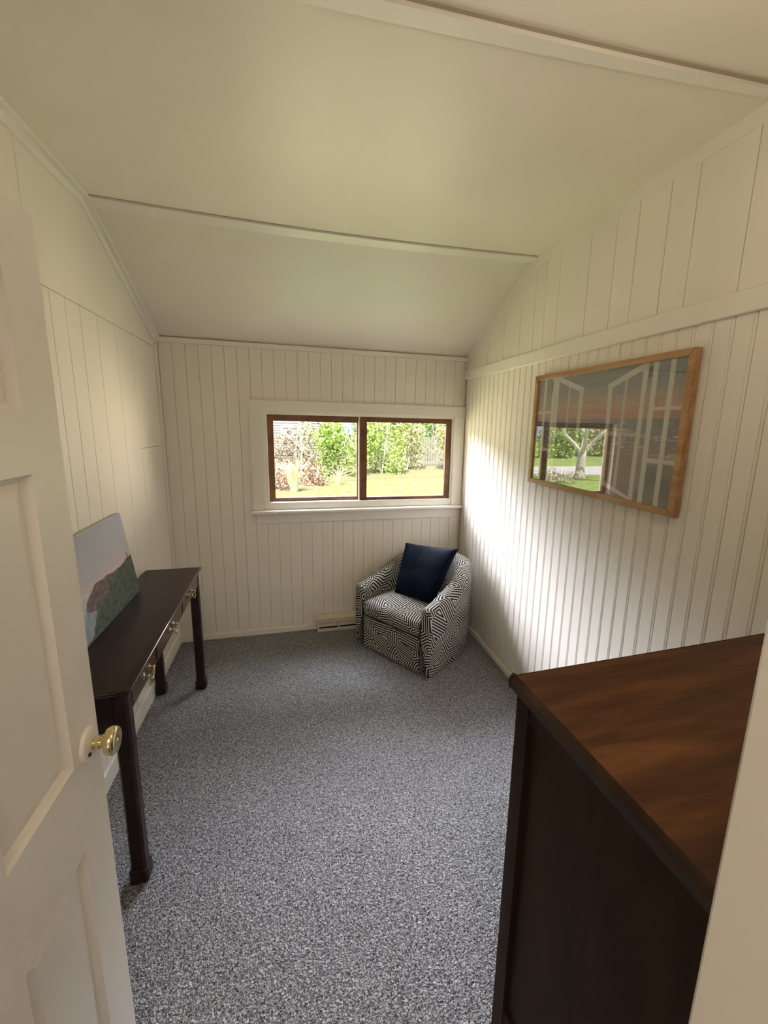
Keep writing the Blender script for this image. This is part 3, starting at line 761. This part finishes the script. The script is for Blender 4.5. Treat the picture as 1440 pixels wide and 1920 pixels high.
# ------------------------------------------------------------------ garden outside
def veg(name, c1, c2, c3, rough=.6, transl=True):
    m, t, b = nt(name, c2, rough, spec=0.3)
    o_ = node(t, 'ShaderNodeNewGeometry'); 
    t.links.new(ramp(t, o_.outputs['Random Per Island'], [(0.1, c1), (0.5, c2), (0.9, c3)]), b.inputs['Base Color'])
    return m
def lawn_mat():
    m, t, b = nt('lawn', rough=.9, spec=.1)
    n = node(t, 'ShaderNodeTexNoise', Scale=9.0, Detail=6.0, Roughness=.8); t.links.new(coords(t), n.inputs['Vector'])
    t.links.new(ramp(t, n.outputs['Fac'], [(0.38, (.10, .17, .04)), (0.50, (.28, .40, .11)), (0.62, (.52, .62, .26))]), b.inputs['Base Color'])
    bump(t, b, n.outputs['Fac'], .6, .05); return m
LAWN = lawn_mat()
GRN = veg('leaf_green', (.10, .17, .03), (.36, .52, .11), (.66, .80, .28)); YEL = veg('leaf_yellow', (.18, .17, .07), (.52, .52, .22), (.85, .82, .50))
TAN = veg('twig_tan', (.12, .09, .07), (.42, .34, .27), (.80, .70, .58)); RED = veg('leaf_rust', (.18, .09, .06), (.50, .30, .23), (.82, .66, .55))
BARK, _, _ = nt('pale_bark', (.66, .60, .56), .9); SIDING, _, _ = nt('house_siding', (.40, .39, .38), .8); WHITEP, _, _ = nt('house_trim', (.95, .95, .95), .6)
HGLASS, _, _ = nt('house_glass', (.35, .38, .40), .15); FENCEM, _, _ = nt('weathered_fence', (.30, .28, .27), .9); ASPH, _, _ = nt('pale_driveway', (.60, .59, .60), .9); ROOFM, _, _ = nt('roof_shingle', (.5, .47, .46), .9)
SOIL, _, _ = nt('garden_soil', (.20, .19, .10), 1.0)
m = MB(); m.box(-45, 40, YB+.14, 60, GZ-.3, GZ); tag(m.build('ground', LAWN), kind='structure')
m = MB(); m.prism([(-30, 13.2), (-8.2, 15.2), (-3.5, 17.2), (-3.5, 19.0), (-8.5, 18.4), (-30, 18.6)], GZ, GZ+.02); tag(m.build('path', ASPH), kind='structure')
m = MB(); m.prism([(-1.2, 10.6), (.55, 10.6), (.9, 13.4), (2.2, 14.2), (3.2, 14.6), (9, 15.4), (9, 22), (-2, 22)], GZ, GZ+.015); tag(m.build('garden_bed', SOIL), kind='structure')
def leaves(m, c, r, n, size, flat=1.0, rnd=random):
    for _ in range(n):
        d = Vector((rnd.gauss(0, 1), rnd.gauss(0, 1), rnd.gauss(0, 1))).normalized()*(rnd.random()**.45)
        p = Vector((c[0]+d.x*r[0], c[1]+d.y*r[1], c[2]+d.z*r[2]))
        if p.z < GZ+.03: p.z = GZ+.03+rnd.random()*.1
        a = Vector((rnd.gauss(0, 1), rnd.gauss(0, 1), rnd.gauss(0, 1))).normalized(); b = a.cross(Vector((rnd.gauss(0, 1), rnd.gauss(0, 1), rnd.gauss(0, 1)))).normalized()
        s = size*(.6+.8*rnd.random()); m.quad([p-a*s, p-b*s*.5*flat, p+a*s, p+b*s*.5*flat])
def shrub(label, x, y, w_, h_, mat, n=1500, size=.055, group=None, blobs=7):
    t = empty('shrub', label, 'shrub', (x, y, GZ), 0, group); m = MB()
    for k in range(blobs):
        bx, by, bz_ = random.uniform(-.5, .5)*w_, random.uniform(-.3, .3)*w_, random.uniform(.12, .74)*h_
        c = (bx, by, bz_); n0 = len(m.v)
        for _ in range(n//blobs):
            d = Vector((random.gauss(0, 1), random.gauss(0, 1), random.gauss(0, 1))).normalized()*(random.random()**.4)
            p = Vector((bx+d.x*w_*.36, by+d.y*w_*.30, max(.02, bz_+d.z*h_*.32)))
            a = Vector((random.gauss(0, 1), random.gauss(0, 1), random.gauss(0, 1))).normalized(); b = a.cross(Vector((random.gauss(0, 1), random.gauss(0, 1), random.gauss(0, 1)))).normalized()
            s = size*(.6+.8*random.random()); m.quad([p-a*s, p-b*s*.5, p+a*s, p+b*s*.5])
    m.build('foliage', mat, t, fix=False)
    m = MB()
    for k in range(6):
        a = random.uniform(0, 6.28); m.tube([(0.05*cos(a), 0.05*sin(a), 0), (w_*.15*cos(a), w_*.15*sin(a), h_*.35), (w_*.35*cos(a), w_*.3*sin(a), h_*.8)], [.03, .02, .008], 5)
    m.build('stem', BARK, t)
    return t
shrub('bright green leafy shrub behind the middle bar of the window', 1.62, 15.4, 1.3, 2.5, GRN, 3600)
shrub('green shrub just right of the window bar', 3.35, 16.1, 1.35, 2.5, GRN, 3200)
shrub('yellow-green shrub against the fence behind the right pane', 4.7, 17.4, 1.25, 2.6, YEL, 2600)
shrub('low yellow-green bush at the far right of the right pane', 6.75, 17.5, 1.3, 2.5, YEL, 2600)
shrub('pale tan bush filling the left pane below the house', .0, 16.6, 1.3, 1.75, TAN, 2600, .05)
shrub('rust coloured bush at the lower left of the left pane', -.55, 12.3, .9, .95, RED, 2200, .035)
shrub('low wide rust bush behind the reeds in the left pane', -.15, 13.7, 1.2, .8, RED, 2400, .035)
shrub('small rust bush beside the reeds in the left pane', .72, 13.2, .6, .7, RED, 1300, .035)
shrub('yellow shrub below the house window in the left pane', .75, 18.8, 1.0, 2.1, YEL, 1700)
shrub('tall green shrub right behind the grey fence, in the right pane', 7.55, 21.4, 2.0, 3.4, GRN, 3200, .08)
shrub('tall yellow-green shrub at the house corner behind the fence', 4.05, 21.2, 1.5, 3.2, YEL, 2600, .07)
# reeds
def blades(name, label, cat, x, y, n, h, spread, mat, rad=.010):
    t = empty(name, label, cat, (x, y, GZ)); m = MB()
    for k in range(n):
        a = random.uniform(0, 6.28); r = random.uniform(.02, .10); L_ = spread*random.random(); hh = h*random.uniform(.6, 1)
        m.tube([(r*cos(a), r*sin(a), 0), (r*cos(a)+L_*.35*cos(a), r*sin(a)+L_*.35*sin(a), hh*.7), (r*cos(a)+L_*cos(a), r*sin(a)+L_*sin(a), hh*random.uniform(.75, 1.05))], [rad, rad*.8, rad*.3], 4)
    m.build('blades', mat, t); return t
STRAW, _, _ = nt('straw', (.66, .62, .40), .8)
blades('reed_clump', 'clump of pale yellow reeds arching in the left window pane', 'reeds', .06, 11.9, 60, 1.05, .45, STRAW, .014)
blades('grass_clump', 'small tuft of straw grass at the lawn edge left of the window bar', 'grass', 1.42, 13.25, 34, .55, .40, STRAW, .012)
# thin bare sapling
t = empty('sapling', 'thin bare sapling standing before the house in the left pane', 'tree', (.30, 14.6, GZ)); m = MB()
m.tube([(0, 0, 0), (.02, 0, .9), (.0, .02, 1.8), (.05, 0, 3.0)], [.022, .018, .014, .006], 6); m.build('trunk', BARK, t)
m = MB()
for k in range(14):
    z = .8+k*.13; a = random.uniform(0, 6.28); m.tube([(0.01, 0, z), (.25*cos(a), .25*sin(a), z+.2), (.45*cos(a), .45*sin(a), z+.45)], [.008, .006, .003], 4)
m.build('branch', BARK, t)
# fence
t = empty('picket_fence', 'weathered grey wooden fence behind the shrubs in the right pane', 'fence', (5.5, 19.0, GZ)); m = MB()
for k in range(56): 
    x = -3.3+k*.125; h = 1.35+.03*random.random(); m.box(x, x+.085, -.012, .012, .03, h)
o = m.build('pickets', FENCEM, t); o['kind'] = 'stuff'
m = MB(); m.box(-3.3, 3.7, .012, .05, .35, .44); m.box(-3.3, 3.7, .012, .05, 1.05, 1.14); m.build('fence_rail', FENCEM, t)
# neighbouring house with lapped siding
H_ = empty('house', 'grey shingled house with white trimmed windows at the upper left of the window', 'house', (0, 22.5, GZ))
m = MB(); m.box(-4.5, 2.6, .05, 5, 0, 3.4); m.build('wall', SIDING, H_)
m = MB()
for k in range(26): 
    z = .1+k*.125; m.prism([(0.055, z), (.0, z), (.035, z+.13), (.055, z+.13)], -4.5, 2.6, plane='yz')
o = m.build('siding', SIDING, H_); o['kind'] = 'stuff'
m = MB(); m.prism([(-.4, 3.3), (2.5, 5.2), (5.4, 3.3), (5.4, 3.45), (2.5, 5.4), (-.4, 3.45)], -4.8, 2.9, plane='yz'); m.build('roof', ROOFM, H_)
for (a, b, c, d) in ((-.42, .30, 1.15, 1.62), (.46, .92, 1.45, 1.95), (-2.2, -1.3, 1.0, 2.0)):
    m = MB(); f = .07
    m.box(a-f, a, -.05, .03, c-f, d+f); m.box(b, b+f, -.05, .03, c-f, d+f); m.box(a, b, -.05, .03, d, d+f); m.box(a, b, -.07, .03, c-f, c); m.box((a+b)/2-.02, (a+b)/2+.02, -.04, .03, c, d)
    wf_ = m.build('window', WHITEP, H_); m = MB(); m.box(a, b, -.01, .0, c, d); m.build('pane', HGLASS, wf_)
# garden tree seen in the picture glass, with its limbs
t = empty('garden_tree', 'bare pale-barked garden tree reflected in the glass of the picture', 'tree', (-7.9, 13.6, GZ)); m = MB()
m.tube([(0, 0, -.02), (0.02, 0, .25), (0, 0, .8), (.02, 0, 1.1)], [.25, .17, .15, .16], 12); tr = m.build('trunk', BARK, t, smooth=True)
m = MB(); random.seed(3)
def limb(p, d, r, L_, depth):
    q = p+d*L_; mid = p+d*L_*.5+Vector((random.uniform(-.06, .06), random.uniform(-.06, .06), 0))*L_; m.tube([p, mid, q], [r, r*.85, r*.68], 6)
    if depth == 0: return
    for k in range(2 if depth > 1 else 3):
        nd = (d+Vector((random.uniform(-.75, .75), random.uniform(-.75, .75), random.uniform(-.1, .5)))).normalized(); limb(q, nd, r*.72, L_*.76, depth-1)
for a, zz in ((.5, .75), (2.3, .8), (3.9, .9), (5.3, .6)): limb(Vector((0, 0, 1.0)), Vector((cos(a)*.75, sin(a)*.75, zz)).normalized(), .095, .95, 5)
m.build('limbs', BARK, t)
random.seed(11)
for (x, y, w_, mt, lb) in ((-21.8, 24.8, 2.4, GRN, 'leftmost green bush of the row beyond the driveway'), (-18.0, 25.8, 2.2, YEL, 'yellow-green bush second from the left beyond the driveway'), (-14.0, 24.2, 2.2, GRN, 'green bush in the middle of the row beyond the driveway'), (-10.4, 25.2, 2.4, YEL, 'yellow-green bush second from the right beyond the driveway'), (-6.9, 24.8, 2.5, GRN, 'rightmost green bush of the row beyond the driveway')):
    shrub(lb, x, y, w_, 4.0+random.random()*.6, mt, 3600, .10, 'bushes beyond the driveway')
for x, y in ((-9.6, 12.4), (-6.5, 12.8)):
    shrub('low tan bush by the foot of the garden tree' if x < -8 else 'small tan bush nearer the house by the garden tree', x, y, 1.0, .6, TAN, 700, .04)
# tall trees closing the view behind the house and fence
for k, (x, y, h) in enumerate(((6.0, 26, 7), (11.5, 26, 7.5), (17, 24, 7), (-9, 32, 8), (-16, 33, 9))):
    t = empty('background_tree', ['broad green tree behind the fence', 'green tree behind the fence, further right', 'rightmost green tree beyond the fence', 'tall green tree beyond the driveway bushes', 'tallest green tree beyond the driveway bushes'][k], 'tree', (x, y, GZ))
    m = MB(); m.tube([(0, 0, 0), (0, 0, h*.6)], [.2, .12], 8); m.build('trunk', BARK, t)
    m = MB()
    for b_ in range(9):
        c = Vector((random.uniform(-1.1, 1.1), random.uniform(-.8, .8), random.uniform(.1, .8)*h))
        for _ in range(420):
            d = Vector((random.gauss(0, 1), random.gauss(0, 1), random.gauss(0, 1))).normalized()*(random.random()**.4)*1.5; p = c+d; p.z = max(p.z, .05)
            a = Vector((random.gauss(0, 1), random.gauss(0, 1), random.gauss(0, 1))).normalized(); b = a.cross(Vector((random.gauss(0, 1), random.gauss(0, 1), random.gauss(0, 1)))).normalized()
            s = .13*(.6+.8*random.random()); m.quad([p-a*s, p-b*s*.5, p+a*s, p+b*s*.5])
    m.build('foliage', GRN if k % 2 == 0 else YEL, t, fix=False)
